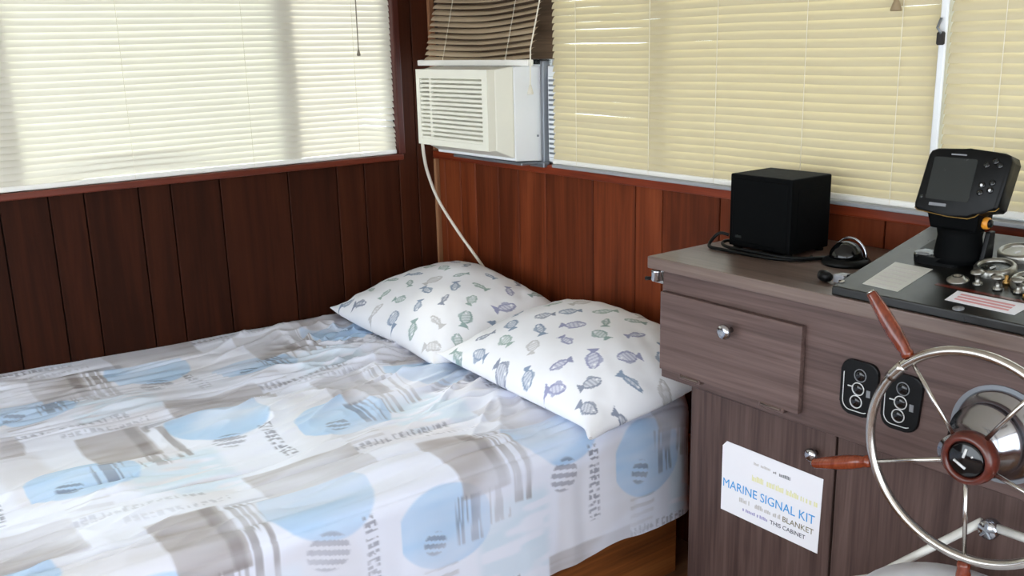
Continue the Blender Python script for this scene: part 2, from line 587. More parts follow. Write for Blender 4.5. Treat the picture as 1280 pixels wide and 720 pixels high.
def blind(label, p0, p1, nrm, z0, z1, pitch, tilt, mat, sagf, cords, rail_ext=0.0, group='venetian blinds on the windows', lean=0.0, railmat='rail_w', rail_h=0.016):
    bx, by = (p0[0] + p1[0]) / 2, (p0[1] + p1[1]) / 2
    t = thing('venetian_blind', (bx, by, z0), label, 'blind', group)
    P0 = Vector((p0[0], p0[1], 0)); P1 = Vector((p1[0], p1[1], 0)); N = Vector((nrm[0], nrm[1], 0))
    D = (P1 - P0).normalized()
    n = int((z1 - z0 - 0.02) / pitch)
    for i in range(n):
        z = z0 + 0.022 + i * pitch
        f = 1 - (z - z0) / (z1 - z0)
        o = N * (lean * f)
        slat_mesh((p0[0] + o.x, p0[1] + o.y), (p1[0] + o.x, p1[1] + o.y), nrm, z, tilt + random.uniform(-0.03, 0.03), sagf(i), mat, t)
    o = N * lean
    a = P0 + o - D * rail_ext; b = P1 + o
    sp = N * 0.012
    c8 = [a - sp, b - sp, b + sp, a + sp]
    c8 = [Vector((v.x, v.y, z0 - 0.004)) for v in c8] + [Vector((v.x, v.y, z0 - 0.004 + rail_h)) for v in c8]
    obj('bottom_rail', hexa(c8, 0.004), M[railmat], t)
    c8 = [P0 - N * 0.015, P1 - N * 0.015, P1 + N * 0.015, P0 + N * 0.015]
    c8 = [Vector((v.x, v.y, z1)) for v in c8] + [Vector((v.x, v.y, z1 + 0.03)) for v in c8]
    obj('head_rail', hexa(c8, 0.003), M['rail_w'], t)
    for s in cords:
        q = P0 + D * s
        top = q + N * 0.012; bot = q + N * (0.012 + lean)
        obj('ladder_cord', tube([(bot.x, bot.y, z0), (top.x, top.y, z1)], 0.0008, 5), M['cord'], t)
    return t


def sag_left(i):
    ph = random.uniform(0, 6)

    def f(t):
        # t = 0 at the far-left end, 1 at the corner end
        z = 0.0022 * math.sin(t * 9 + 0.6) + 0.0006 * math.sin(t * 23 + ph)
        tl = 0.05 * math.sin(t * 5 + i * 0.4)
        off = 0
        if i < 9 and t > 0.88:                       # crushed lower corner by the jamb
            k = (t - 0.88) / 0.12
            z += -0.020 * k * k * max(0, 1 - abs(i - 4) / 5.0) + 0.004 * math.sin(k * 3)
            tl += -0.35 * k * max(0, 1 - abs(i - 4) / 5)
        if i in (0, 1, 2) and 0.45 < t < 0.75:        # bulge just above the rail
            k = math.sin((t - 0.45) / 0.30 * PI)
            z += 0.006 * k; tl += 0.5 * k
        return z, tl, off
    return f


def sag_right(i):
    ph = random.uniform(0, 6)

    def f(t):
        z = 0.0012 * math.sin(t * 12 + 1) + 0.0004 * math.sin(t * 31 + ph)
        tl = 0.04 * math.sin(t * 7 + i * 0.5)
        if i in (5, 6, 7, 8, 16, 17, 18) and t < 0.34:   # bent slats next to the air conditioner
            k = math.sin(t / 0.34 * PI)
            z += 0.0022 * k * (1 if i % 2 else -1); tl += 0.10 * k
        return z, tl, 0
    return f


def sag_ac(i):
    def f(t):
        z = -0.016 * math.sin(PI * (t * 0.85 + 0.02)) * (0.55 + 0.45 * min(1, i / 8)) + 0.02 * max(0, t - 0.55)
        return z, 0.1 * math.sin(t * 4 + i), 0
    return f


blind('wide white venetian blind glowing over the dark planks left of the corner', (-0.004, -2.58), (-0.004, -0.182), (1, 0), SILL + 0.002, HEAD - 0.02, 0.0202,
      math.radians(64), M['slat_w'], sag_left, [0.62, 1.03, 1.43, 1.83, 2.24])
blind('long cream venetian blind closed behind the black speaker', (0.728, -0.006), (2.041, -0.006), (0, -1), SILL + 0.006, HEAD - 0.02, 0.0216,
      math.radians(62.5), M['slat_c'], sag_right, [0.12, 0.44, 0.69, 0.97, 1.22])
blind('cream venetian blind at the right edge behind the chartplotter display', (2.057, -0.006), (3.30, -0.006), (0, -1), SILL + 0.012, HEAD - 0.02, 0.0216,
      math.radians(67), M['slat_c'], lambda i: (lambda t: (0.001 * math.sin(t * 12 + 1), 0.03 * math.sin(t * 7 + i), 0)), [0.12, 0.5, 0.9])
b1 = blind('short half raised venetian blind resting on the air conditioner', (0.098, -0.012), (0.722, -0.012), (0, -1), 1.452, HEAD - 0.02, 0.0205,
           math.radians(36), M['slat_b'], sag_ac, [0.13, 0.5], rail_ext=0.035, lean=0.085, railmat='rail_w', rail_h=0.020)

# cords of the blinds
p = px(448, 62, 0, 0.02)
obj('pull_cord', tube([(0.02, p[1], p[2]), (0.018, p[1] + 0.002, HEAD)], 0.0022, 6), M['dark_cord'],
    next(o for o in C.objects if o.name == 'venetian_blind'))
obj('cord_tassel', lathe([(0.003, 0.0), (0.007, -0.018), (0.006, -0.022)], (0.02, p[1], p[2]), (0, 0, 1), 10), M['dark_cord'],
    next(o for o in C.objects if o.name == 'venetian_blind'), True)
b2 = C.objects['venetian_blind.001']
p = px(1120, 12, 1, -0.03)
obj('pull_cord', tube([(p[0], -0.03, p[2] + 0.02), (p[0] + 0.01, -0.026, HEAD)], 0.0018, 6), M['cord'], b2)
obj('cord_tassel', lathe([(0.004, 0.025), (0.013, 0.0), (0.012, -0.003)], (p[0], -0.03, p[2]), (0, 0, 1), 12), M['tassel'], b2, True)
p = px(663, 118, 1, -0.125)
obj('pull_cord', tube([(p[0], -0.125, p[2] + 0.03), (p[0] - 0.012, -0.112, p[2] + 0.14), (p[0] - 0.012, -0.03, HEAD)], 0.0022, 6), M['cord'], b1)
obj('cord_tassel', lathe([(0.003, 0.03), (0.010, 0.004), (0.009, 0.0)], (p[0], -0.125, p[2]), (0, 0, 1), 12), M['cord'], b1, True)

# white post with a latch hook between the two cream blinds
wp = thing('window_post', (2.048, -0.012, SILL), 'white upright strip with a dark hook between the two cream blinds', 'post')
obj('strip', box((2.0395, -0.027, SILL + 0.012), (2.0565, -0.0185, HEAD), 0.003, 1), M['alu'], wp)
h0 = px(1189, 56, 1, -0.022); h1 = px(1189, 22, 1, -0.022)
obj('hook', tube([(2.046, -0.032, h1[2]), (2.042, -0.038, h1[2] - 0.02), (2.052, -0.040, h1[2] - 0.030), (2.047, -0.032, h1[2] - 0.034)], 0.003, 8), M['steel_grey'], wp, True)
obj('latch', box((2.040, -0.038, h0[2]), (2.056, -0.026, h0[2] + 0.028), 0.003, 1), M['ac_dark'], wp)

# filler board above the air conditioner
obj('filler_board', box((0.035, 0.006, 1.466), (0.722, 0.024, HEAD), 0.002, 1), M['filler'],
    label='dark brown board in the window above the air conditioner', cat='board', base=(0.38, 0.015, 1.45))

# ================================================================== AIR CONDITIONER
ac = thing('window_air_conditioner', (0.41, -0.1, SILL), 'white window air conditioner with slatted grille set into the corner window', 'air conditioner')
FY = -0.215
fx0, fx1, fz0, fz1 = 0.232, 0.655, 1.182, 1.440
bx0, bx1, bz0, bz1 = 0.205, 0.668, SILL + 0.003, 1.448
obj('casing', hexa([(fx0, FY + 0.02, fz0), (fx1, FY + 0.02, fz0), (bx1, -0.125, bz0 + 0.02), (bx0, -0.125, bz0 + 0.02),
                    (fx0, FY + 0.02, fz1), (fx1, FY + 0.02, fz1), (bx1, -0.125, bz1), (bx0, -0.125, bz1)], 0.006), M['ac'], ac)
obj('sleeve', hexa([(bx0, -0.125, bz0 + 0.012), (bx1, -0.125, bz0 + 0.012), (bx1, 0.05, bz0), (bx0, 0.05, bz0),
                    (bx0, -0.125, bz1 - 0.002), (bx1, -0.125, bz1 - 0.002), (bx1, 0.05, bz1), (bx0, 0.05, bz1)], 0.004), M['ac_side'], ac)
# front bezel: four bars
gx0, gx1, gz0, gz1 = fx0 + 0.022, fx1 - 0.030, fz0 + 0.020, fz1 - 0.030
bz = bmesh.new()
for lo, hi in (((fx0, FY - 0.008, gz1), (fx1, FY + 0.022, fz1)), ((fx0, FY - 0.008, fz0), (fx1, FY + 0.022, gz0)),
               ((fx0, FY - 0.008, gz0), (gx0, FY + 0.022, gz1)), ((gx1, FY - 0.008, gz0), (fx1, FY + 0.022, gz1))):
    box(lo, hi, bm=bz)
obj('bezel', bz, M['ac'], ac)
obj('grille_back', box((gx0, FY + 0.014, gz0), (gx1, FY + 0.021, gz1)), M['ac_dark'], ac)
obj('grille_divider', box((gx0 + 0.055, FY - 0.004, gz0), (gx0 + 0.067, FY + 0.014, gz1)), M['ac'], ac)
for i in range(14):
    z = gz0 + (i + 0.5) * (gz1 - gz0) / 14
    h = 0.0042
    obj('louvre', hexa([(gx0, FY - 0.006, z - h - 0.003), (gx1, FY - 0.006, z - h - 0.003), (gx1, FY + 0.013, z - h + 0.004), (gx0, FY + 0.013, z - h + 0.004),
                        (gx0, FY - 0.006, z + h - 0.003), (gx1, FY - 0.006, z + h - 0.003), (gx1, FY + 0.013, z + h + 0.004), (gx0, FY + 0.013, z + h + 0.004)]), M['ac'], ac)
obj('screw', lathe([(0.004, 0), (0.004, 0.002), (0, 0.003)], (bx1, -0.03, 1.22), (1, 0, 0), 10), M['steel_grey'], ac)
# grey side bracket and louvred side panel filling the window
obj('side_bracket', box((0.672, -0.020, SILL), (0.688, 0.012, 1.462), 0.002, 1), M['steel_grey'], ac)
obj('bracket_foot', box((0.625, -0.032, SILL - 0.012), (0.700, -0.006, SILL + 0.006), 0.002, 1), M['steel_grey'], ac)
obj('side_panel', box((0.688, 0.000, SILL + 0.004), (0.730, 0.012, 1.445), 0.002, 1), M['ac_side'], ac)
for i in range(17):
    z = 1.150 + i * 0.0158
    obj('panel_louvre', box((0.694, -0.004, z), (0.730, 0.002, z + 0.0085)), M['ac_side'], ac)
obj('panel_painted_shade', box((0.693, -0.0012, 1.148), (0.730, 0.0005, 1.412)), M['steel_grey'], ac)  # grey sheet standing in for the shade between the panel louvres
obj('support_tray', box((bx0 + 0.06, -0.10, SILL - 0.002), (bx1, -0.02, SILL + 0.008), 0.002, 1), M['steel_grey'], ac)
cp = [px(x_, y_, 1, yy) for (x_, y_, yy) in ((528, 178, -0.18), (530, 195, -0.17), (535, 217, -0.14), (548, 250, -0.10), (573, 290, -0.06), (598, 325, -0.035), (614, 350, -0.028), (630, 390, -0.03))]
pts = []
for i in range(len(cp) - 1):
    a = cp[max(i - 1, 0)]; b_ = cp[i]; c_ = cp[i + 1]; d_ = cp[min(i + 2, len(cp) - 1)]
    for k in range(6):
        t = k / 6
        pts.append(0.5 * ((2 * b_) + (-a + c_) * t + (2 * a - 5 * b_ + 4 * c_ - d_) * t * t + (-a + 3 * b_ - 3 * c_ + d_) * t ** 3))
pts.append(cp[-1])
obj('power_cord', tube([tuple(q) for q in pts], 0.0058, 10), M['ac_cord'], ac, True)

# ================================================================== BED
BX, BTOP, HEM = 1.475, 0.560, 0.212


def btop(y):
    return BTOP - 0.030 * (y + 1.0)


bed = thing('bed_platform', (0.75, -1.1, 0), 'orange brown wooden bed platform under the patchwork bedspread', 'bed')
obj('front_board', box((1.405, -2.25, 0.0), (1.43, -0.15, 0.38), 0.003, 1), M['bedwood'], bed)
obj('foot_board', box((0.01, -2.25, 0.0), (1.405, -2.225, 0.38), 0.003, 1), M['bedwood'], bed)
obj('base_deck', box((0.01, -2.22, 0.34), (1.405, -0.03, 0.38)), M['bedwood'], bed)
mp_ = [(0.012, -2.22), (1.425, -2.22), (1.425, -0.24)] + [(1.255 + 0.17 * math.cos(a), -0.24 + 0.17 * math.sin(a)) for a in (0.3, 0.6, 0.9, 1.2, PI / 2)] + [(0.012, -0.07)]
obj('mattress', prism(mp_, ((0, 0, 0.382), (1, 0, 0), (0, 1, 0)), 0.128, 0.02, 3), M['mattress'],
    label='grey mattress under the bedspread between bed platform and cover', cat='mattress', base=(0.72, -1.1, 0.382))

WHITE = np.array(lin(229, 233, 248)[:3]); TAUPE = np.array(lin(164, 156, 155)[:3]); TAUPE2 = np.array(lin(136, 128, 127)[:3])
BLUE = np.array(lin(170, 203, 237)[:3]); PALE = np.array(lin(208, 224, 240)[:3]); INK = np.array(lin(96, 96, 114)[:3])
BEIGE = np.array(lin(212, 208, 212)[:3])


def sstep(a, b, x):
    t = np.clip((x - a) / (b - a), 0, 1)
    return t * t * (3 - 2 * t)


def rectmask(u, v, u0, u1, v0, v1, e=0.004):
    return sstep(u0 - e, u0 + e, u) * (1 - sstep(u1 - e, u1 + e, u)) * sstep(v0 - e, v0 + e, v) * (1 - sstep(v1 - e, v1 + e, v))


def mixc(col, c, m):
    return col * (1 - m[..., None]) + c * m[..., None]


def spread_print(u, v):
    """printed pattern; u runs from the left wall over the front edge and down, v along the wall"""
    w1 = (vnoise(u * 9, v * 9, 3) - 0.5) * 0.018
    w2 = (vnoise(u * 9, v * 9, 5) - 0.5) * 0.018
    U = np.mod(u + w1 - 0.10, 0.58); V = np.mod(v + w2 + 1.74, 0.65)
    rough = vnoise(u * 60, v * 14, 9)
    streak_u = vnoise(u * 6, v * 170, 11)        # streaks running along u
    streak_v = vnoise(u * 170, v * 6, 12)
    col = np.broadcast_to(WHITE, u.shape + (3,)).copy()
    col = mixc(col, BEIGE, 0.5 * sstep(0.55, 0.75, vnoise(u * 5, v * 7, 21)))
    # pale washed band
    col = mixc(col, PALE, 0.9 * rectmask(U, V, 0.28, 0.50, 0.20, 0.42, 0.02) * sstep(0.2, 0.5, rough))
    # blue bowls
    r1 = ((U - 0.30) / 0.105) ** 2 + ((V - 0.12) / 0.130) ** 2
    col = mixc(col, BLUE, 0.92 * (1 - sstep(0.92, 1.04, r1)) * (0.75 + 0.25 * rough))
    r2 = ((U - 0.115) / 0.135) ** 2 + ((V - 0.50) / 0.130) ** 2
    m2 = (1 - sstep(0.92, 1.04, r2)) * sstep(0.045, 0.055, U)
    col = mixc(col, BLUE, 0.95 * m2 * (0.8 + 0.2 * rough))
    # taupe rectangles
    tA = rectmask(U, V, 0.015, 0.245, 0.165, 0.315)
    col = mixc(col, TAUPE, 0.93 * tA * (0.82 + 0.18 * rough))
    col = mixc(col, TAUPE2, 0.8 * tA * rectmask(U, V, 0.0, 0.3, 0.275, 0.305, 0.006))
    tB = rectmask(U, V, 0.475, 0.60, 0.42, 0.70) + rectmask(U, V, -0.02, 0.050, 0.42, 0.70) + rectmask(U, V, -0.02, 0.050, -0.1, 0.05) + rectmask(U, V, 0.475, 0.60, -0.1, 0.05)
    col = mixc(col, TAUPE, 0.85 * np.clip(tB, 0, 1) * (0.72 + 0.28 * streak_v))
    # combed stripes
    sA = rectmask(U, V, 0.03, 0.30, 0.318, 0.375) * sstep(0.45, 0.55, streak_u)
    col = mixc(col, TAUPE2, 0.75 * sA)
    sC = rectmask(U, V, 0.235, 0.36, 0.145, 0.215) * sstep(0.40, 0.5, streak_u)
    col = mixc(col, INK, 0.62 * sC)
    sD = rectmask(U, V, 0.235, 0.33, 0.24, 0.315) * sstep(0.55, 0.62, streak_u)
    col = mixc(col, TAUPE2, 0.6 * sD)
    sE = rectmask(U, V, 0.02, 0.060, 0.33, 0.44) * sstep(0.40, 0.55, streak_v)
    col = mixc(col, INK, 0.45 * sE)
    # faint ruled lines
    sF = rectmask(U, V, 0.40, 0.52, 0.05, 0.14) * sstep(0.5, 0.7, np.sin(U * 2 * PI / 0.028) * 0.5 + 0.5)
    col = mixc(col, TAUPE, 0.4 * sF)
    # round stamps
    for (cu_, cv_, r) in ((0.270, 0.475, 0.043), (0.335, 0.085, 0.030)):
        rr = np.hypot(U - cu_, (V - cv_))
        m = (1 - sstep(r - 0.003, r + 0.003, rr)) * sstep(0.30, 0.45, np.sin((U - 0.25 * V) * 2 * PI / 0.021) * 0.5 + 0.5)
        col = mixc(col, INK, 0.60 * m)
    # bar-code strips of lettering
    def letters(U_, V_, u0, u1, v0, v1, along_u, sd):
        a, ln = (U_, 1) if along_u else (V_, 1)
        k = np.floor((a + 5) / 0.0062).astype(int)
        hsh = ((k * 7919 + sd * 131) % 97) / 97.0
        other = V_ if along_u else U_
        dot = vnoise(other * 160 + hsh * 50, k.astype(float), sd)
        return rectmask(U_, V_, u0, u1, v0, v1, 0.003) * (hsh > 0.38) * sstep(0.25, 0.4, dot)
    col = mixc(col, INK, 0.72 * letters(U, V, 0.22, 0.42, 0.560, 0.592, True, 1))
    col = mixc(col, INK, 0.58 * letters(U, V, 0.495, 0.52, 0.05, 0.32, False, 2))
    col = mixc(col, INK, 0.40 * letters(U, V, 0.555, 0.575, 0.14, 0.36, False, 3))
    # print fades towards white in random areas
    fade = 0.42 * sstep(0.40, 0.72, vnoise(u * 11 + v * 3, v * 5, 51)) + 0.22 * vnoise(u * 46, v * 9, 53)
    return mixc(col, WHITE, np.clip(fade, 0, 0.6))


NV, NU = 500, 480
ys = np.linspace(-2.27, -0.056, NV)
prof = np.linspace(0, 1, NU)
P = np.zeros((NU, NV, 3)); UU = np.zeros((NU, NV)); VV = np.zeros((NU, NV))
RB = 0.050
for j, y in enumerate(ys):
    rc = 0.17
    dy = max(0.0, y + 0.055 + rc)
    xf = BX - (rc - math.sqrt(max(rc * rc - dy * dy, 0))) if dy > 0 else BX
    zt = btop(y)
    hem = HEM + 0.006 * math.sin(y * 11) + 0.004 * math.sin(y * 27 + 1)
    L1 = xf - RB - 0.004; L2 = RB * PI / 2; L3 = zt - RB - hem
    s = prof * (L1 + L2 + L3)
    a = np.clip((s - L1) / RB, 0, PI / 2)
    x = np.where(s < L1, 0.004 + s, 0.004 + L1 + RB * np.sin(a))
    z = np.where(s < L1, zt, zt - RB + RB * np.cos(a))
    z = np.where(s > L1 + L2, zt - RB - (s - L1 - L2), z)
    P[:, j, 0] = x; P[:, j, 1] = y; P[:, j, 2] = z
    UU[:, j] = s; VV[:, j] = y
# folds: long soft creases running mostly towards the pillows, stronger near them
wr = (vnoise(UU * 6 - VV * 2.0, VV * 2.6 + UU * 1.2, 31) - 0.5) * 0.030
wr += (vnoise(UU * 22 + VV * 5, VV * 5 - UU * 3, 33) - 0.5) * 0.013 * (0.5 + 1.2 * sstep(-1.4, -0.5, VV))
ridge = 1 - np.abs(2 * vnoise(UU * 13 + VV * 6.5, VV * 4 - UU * 2.2, 35) - 1)
wr += 0.016 * ridge ** 4 * sstep(0.25, 0.6, vnoise(UU * 2.5, VV * 2.5, 37)) * (0.4 + sstep(-1.5, -0.6, VV))
ridge2 = 1 - np.abs(2 * vnoise(UU * 26 + VV * 9, VV * 5 - UU * 4, 39) - 1)
wr += 0.0060 * ridge2 ** 3 * sstep(0.45, 0.7, vnoise(UU * 3, VV * 3, 41))
# fine long pleats lying along the bed
warp = 0.035 * (vnoise(UU * 4, VV * 3, 61) - 0.5)
pl1 = vnoise((UU + warp) * 34, VV * 3.2 + UU * 4, 63)
wr += 0.0125 * (np.abs(2 * pl1 - 1) ** 0.8 - 0.5) * sstep(0.25, 0.65, vnoise(UU * 3.5, VV * 2.5, 65))
pl2 = vnoise((UU + 1.6 * warp) * 75, VV * 6 + UU * 9, 67)
wr += 0.0055 * (pl2 - 0.5) * sstep(0.35, 0.7, vnoise(UU * 5, VV * 4, 69))
# folds gathering towards the pillows
gx = np.arctan2(VV + 0.2, UU - 0.75)
rr_ = np.hypot(VV + 0.2, UU - 0.75)
pl3 = vnoise(gx * 13, rr_ * 3, 71)
wr += 0.018 * (1 - np.abs(2 * pl3 - 1)) ** 2.5 * np.exp(-((rr_ - 0.50) / 0.28) ** 2)
ontop = 1 - sstep(BX - 0.12, BX, UU)
wall = sstep(0.0, 0.10, UU)
P[..., 2] += wr * ontop * (0.25 + 0.75 * wall)
# the ironed-in crease near the front edge, and the side falling in shallow waves
side = sstep(BX - 0.02, BX + 0.06, UU)
P[..., 0] += side * (0.010 * (vnoise(UU * 3, VV * 5, 43) - 0.5) + 0.004 * (vnoise(UU * 5, VV * 22, 45) - 0.5))
P[..., 0] += side * 0.012 * sstep(BX + 0.05, BX + 0.38, UU)
cr = np.exp(-((UU - (BX - 0.015 - 0.02 * (VV + 1.0))) / 0.004) ** 2)
P[..., 0] -= 0.0025 * cr; P[..., 2] -= 0.0025 * cr
me = grid_mesh('bedspread', P, spread_print(UU, VV))
spread = finish('bedspread', me, M['spread'], None, True, label='rumpled white bedspread printed with taupe and pale blue patches on the bed', cat='bedspread', base=(0.75, -1.1, 0.53))

# ================================================================== PILLOWS
FISH_COLS = [lin(96, 124, 158)[:3], lin(112, 146, 142)[:3], lin(120, 124, 170)[:3], lin(186, 184, 186)[:3], lin(100, 112, 140)[:3], lin(128, 158, 150)[:3]]


def fish_print(A, B, fishes):
    col = np.broadcast_to(np.array(lin(240, 241, 247)[:3]), A.shape + (3,)).copy()
    for (fa, fb, ang, Lh, kind, ci) in fishes:
        c, s = math.cos(ang), math.sin(ang)
        X = ((A - fa) * c + (B - fb) * s) / Lh
        Y = (-(A - fa) * s + (B - fb) * c) / Lh
        near = (np.abs(X) < 1.3) & (np.abs(Y) < 1.0)
        if not near.any():
            continue
        ht = (0.52, 0.36, 0.24, 0.60)[kind]
        t = np.clip((X + 0.55) / 1.55, 0, 1)
        half = ht * np.sqrt(np.clip(np.sin(PI * t), 0, 1)) * (1 - 0.25 * t)
        inside = (X > -0.55) & (X < 1.0)
        d = np.abs(Y) - half
        body = inside & (d < 0)
        edge = inside & (np.abs(d) < 0.085)
        tail = (X < -0.48) & (X > -0.98) & (np.abs(Y) < 0.10 + (-(X + 0.48)) * 0.72)
        fin = inside & (Y > half) & (Y < half + 0.24 * np.clip(1 - ((X - 0.25) / 0.45) ** 2, 0, 1))
        fin2 = inside & (Y < -half) & (Y > -half - 0.16 * np.clip(1 - ((X + 0.05) / 0.3) ** 2, 0, 1))
        ink = np.array(FISH_COLS[ci])
        k = np.where(body, 0.32, 0.0)
        hatch = (np.sin(X * 19 + Y * 9) > 0.25) & body
        k = np.where(hatch, 0.60, k)
        k = np.where(edge | tail, 0.80, k)
        k = np.where(fin | fin2, 0.65, k)
        eye = np.hypot(X - 0.66, Y - 0.08) < 0.10
        k = np.where(eye, 0.0, k)
        col = mixc(col, ink, np.where(near, k, 0.0))
    return col


def pillow(label, cx_, cy_, z, lx, ly, th, yaw, pitch, roll, seed, twist=0.0, ear=0.0):
    r = random.Random(seed)
    na, nb = int(lx / 0.0028), int(ly / 0.0028)
    a = np.linspace(-1, 1, na); b = np.linspace(-1, 1, nb)
    A, B = np.meshgrid(a, b, indexing='ij')
    # seams bow inwards between the pointed corners
    X = A * lx / 2 * (1 - 0.035 * (1 - B ** 2)) * (1 + 0.012 * np.sin(B * 5 + seed))
    Y = B * ly / 2 * (1 - 0.055 * (1 - A ** 2)) * (1 + 0.015 * np.sin(A * 4 + seed))
    ear_ = np.exp(-((1 - A) ** 2 + (1 + B) ** 2) / 0.012)
    Y = Y - ear * 0.034 * ear_
    X = X + ear * 0.010 * ear_
    prof_ = (np.clip(1 - np.abs(A) ** 2.6, 0, 1) * np.clip(1 - np.abs(B) ** 2.4, 0, 1)) ** 0.52
    lump = 1 + 0.16 * (vnoise(A * 2 + 5, B * 2 + 5, seed) - 0.5)
    wrk = (vnoise(A * 9 + B * 4 + 9, B * 5 - A * 3 + 9, seed + 1) - 0.5) * 0.010 * (np.abs(A) ** 2 + np.abs(B) ** 2)
    up = th * 0.62 * prof_ * lump + wrk * prof_ ** 0.3
    dn = -th * 0.38 * prof_ * lump
    lift = 0.016 * (np.abs(A) ** 8) * (np.abs(B) ** 8) - 0.060 * np.abs(A) ** 2.6 * (0.55 + 0.45 * B)
    fishes = []
    step = 0.118
    i = 0
    for iy in range(-4, 5):
        for ix in range(-5, 6):
            fa = (ix + 0.5 * (iy % 2)) * step + r.uniform(-0.015, 0.015); fb = iy * step * 0.62 + r.uniform(-0.012, 0.012)
            fishes.append((fa, fb, r.choice([0, PI, 0.5, 2.4, -0.7, -2.3, 1.4]) + r.uniform(-0.3, 0.3), r.uniform(0.027, 0.039), r.choice([0, 1, 2, 0, 3, 1]), r.randrange(6)))
    col = fish_print(X, Y, fishes)
    R_ = Matrix.Rotation(yaw, 3, 'Z') @ Matrix.Rotation(pitch, 3, 'X') @ Matrix.Rotation(roll, 3, 'Y')
    Rn = np.array(R_)
    def place(Zl):
        Pt = np.stack([X, Y, Zl + lift + twist * A * B], -1) @ Rn.T
        Pt[..., 0] += cx_; Pt[..., 1] += cy_; Pt[..., 2] += z
        return Pt
    T = place(up); D = place(dn)
    # keep the underside on the bed and the back off the walls
    for Q in (T, D):
        floor_ = BTOP - 0.030 * (Q[..., 1] + 1.0) + 0.004
        Q[..., 2] = np.maximum(Q[..., 2], floor_)
        Q[..., 1] = np.minimum(Q[..., 1], -0.030)
        Q[..., 0] = np.maximum(Q[..., 0], 0.012)
    P2 = np.concatenate([T, D[:, ::-1]], axis=1)
    C2 = np.concatenate([col, col[:, ::-1]], axis=1)
    me = grid_mesh('pillow', P2, C2)
    bm = bmesh.new(); bm.from_mesh(me)
    bmesh.ops.remove_doubles(bm, verts=bm.verts, dist=0.0002)
    bmesh.ops.recalc_face_normals(bm, faces=bm.faces)
    bm.to_mesh(me); bm.free()
    return finish('pillow', me, M['pillow'], None, True, label=label, cat='pillow', group='fish print pillows on the bed', base=(cx_, cy_, z))


pillow('white fish print pillow in the corner under the hanging cord', 0.455, -0.300, 0.640, 0.77, 0.52, 0.175, math.radians(-3), math.radians(13), math.radians(1), 3)
pillow('white fish print pillow beside the wooden console overlapping its neighbour', 1.165, -0.305, 0.640, 0.74, 0.50, 0.160, math.radians(-1), math.radians(13), math.radians(2), 8, ear=1.0)

# ================================================================== HELM CONSOLE
CF = -0.45                       # fascia plane
ZC = 1.026                       # worktop surface
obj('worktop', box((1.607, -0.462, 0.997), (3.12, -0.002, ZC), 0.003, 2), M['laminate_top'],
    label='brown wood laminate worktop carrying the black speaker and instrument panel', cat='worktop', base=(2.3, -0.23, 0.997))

con = thing('helm_console', (2.3, -0.23, 0.734), 'brown laminate upper console with drop front drawer behind the steering wheel', 'cabinet')
obj('fascia', box((1.645, CF, 0.734), (3.10, CF + 0.018, 0.997), 0.002, 1), M['laminate_x'], con)
obj('side_panel', box((1.648, CF + 0.018, 0.734), (1.664, -0.004, 0.997)), M['laminate_x'], con)
obj('side_panel', box((3.08, CF + 0.018, 0.734), (3.096, -0.004, 0.997)), M['laminate_x'], con)
obj('bottom_panel', box((1.664, CF + 0.018, 0.734), (3.08, -0.004, 0.748)), M['laminate_x'], con)
dr = obj('drawer_front', box((1.654, CF - 0.016, 0.760), (2.047, CF - 0.001, 0.950), 0.003, 2), M['laminate_x'], con)
kb = px(905, 415, 1, CF - 0.04)
obj('knob', lathe([(0.006, 0.0), (0.005, 0.014), (0.006, 0.018), (0.0165, 0.022), (0.017, 0.026), (0.0145, 0.031), (0.008, 0.0325), (0, 0.033)],
                  (kb[0], CF - 0.016, kb[2]), (0, -1, 0), 28), M['chrome'], dr, True)
for xx in (px(868, 470, 1, CF)[0], px(970, 507, 1, CF)[0]):
    hb = box((xx - 0.032, CF - 0.0185, 0.752), (xx + 0.032, CF - 0.001, 0.764), 0.002, 1)
    h = obj('hinge', hb, M['laminate_x'], dr)
    obj('hinge_pin', tube([(xx - 0.024, CF - 0.020, 0.760), (xx + 0.026, CF - 0.020, 0.760)], 0.0022, 8), M['bronze'], h, True)
# chrome catch on the corner under the worktop
lt = thing('corner_catch', (1.625, CF - 0.004, 0.968), 'small chrome catch at the left corner below the worktop', 'catch')
obj('barrel', lathe([(0.011, 0), (0.013, 0.003), (0.012, 0.020), (0.013, 0.024), (0.012, 0.026), (0, 0.026)], (1.634, CF - 0.008, 0.970), (0, 0, 1), 20), M['chrome'], lt, True)
obj('pin', tube([(1.622, CF - 0.008, 0.974), (1.600, CF - 0.008, 0.970)], [0.0035, 0.005], 10), M['black'], lt, True)
obj('base_plate', box((1.623, CF - 0.002, 0.964), (1.650, CF, 0.996)), M['steel'], lt)

# lower cabinet
LF = -0.425
xl = px(862, 560, 1, LF)[0]
xs_ = px(1042, 620, 1, LF)[0]
cab = thing('base_cabinet', (2.3, -0.2, 0), 'brown laminate lower cabinet with two doors under the console', 'cabinet')
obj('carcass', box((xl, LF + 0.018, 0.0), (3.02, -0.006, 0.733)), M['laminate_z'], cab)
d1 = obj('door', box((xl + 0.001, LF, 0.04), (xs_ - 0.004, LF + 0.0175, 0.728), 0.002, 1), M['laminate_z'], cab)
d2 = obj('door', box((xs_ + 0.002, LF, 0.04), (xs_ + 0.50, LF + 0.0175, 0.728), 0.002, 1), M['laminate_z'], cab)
obj('end_panel', box((xs_ + 0.506, LF, 0.04), (3.02, LF + 0.0175, 0.728), 0.002, 1), M['laminate_z'], cab)
kk = px(1013, 569, 1, LF - 0.02)
obj('door_knob', lathe([(0.006, 0), (0.005, 0.012), (0.014, 0.016), (0.015, 0.021), (0.010, 0.026), (0, 0.027)], (kk[0], LF, kk[2]), (0, -1, 0), 24), M['chrome'], d1, True)

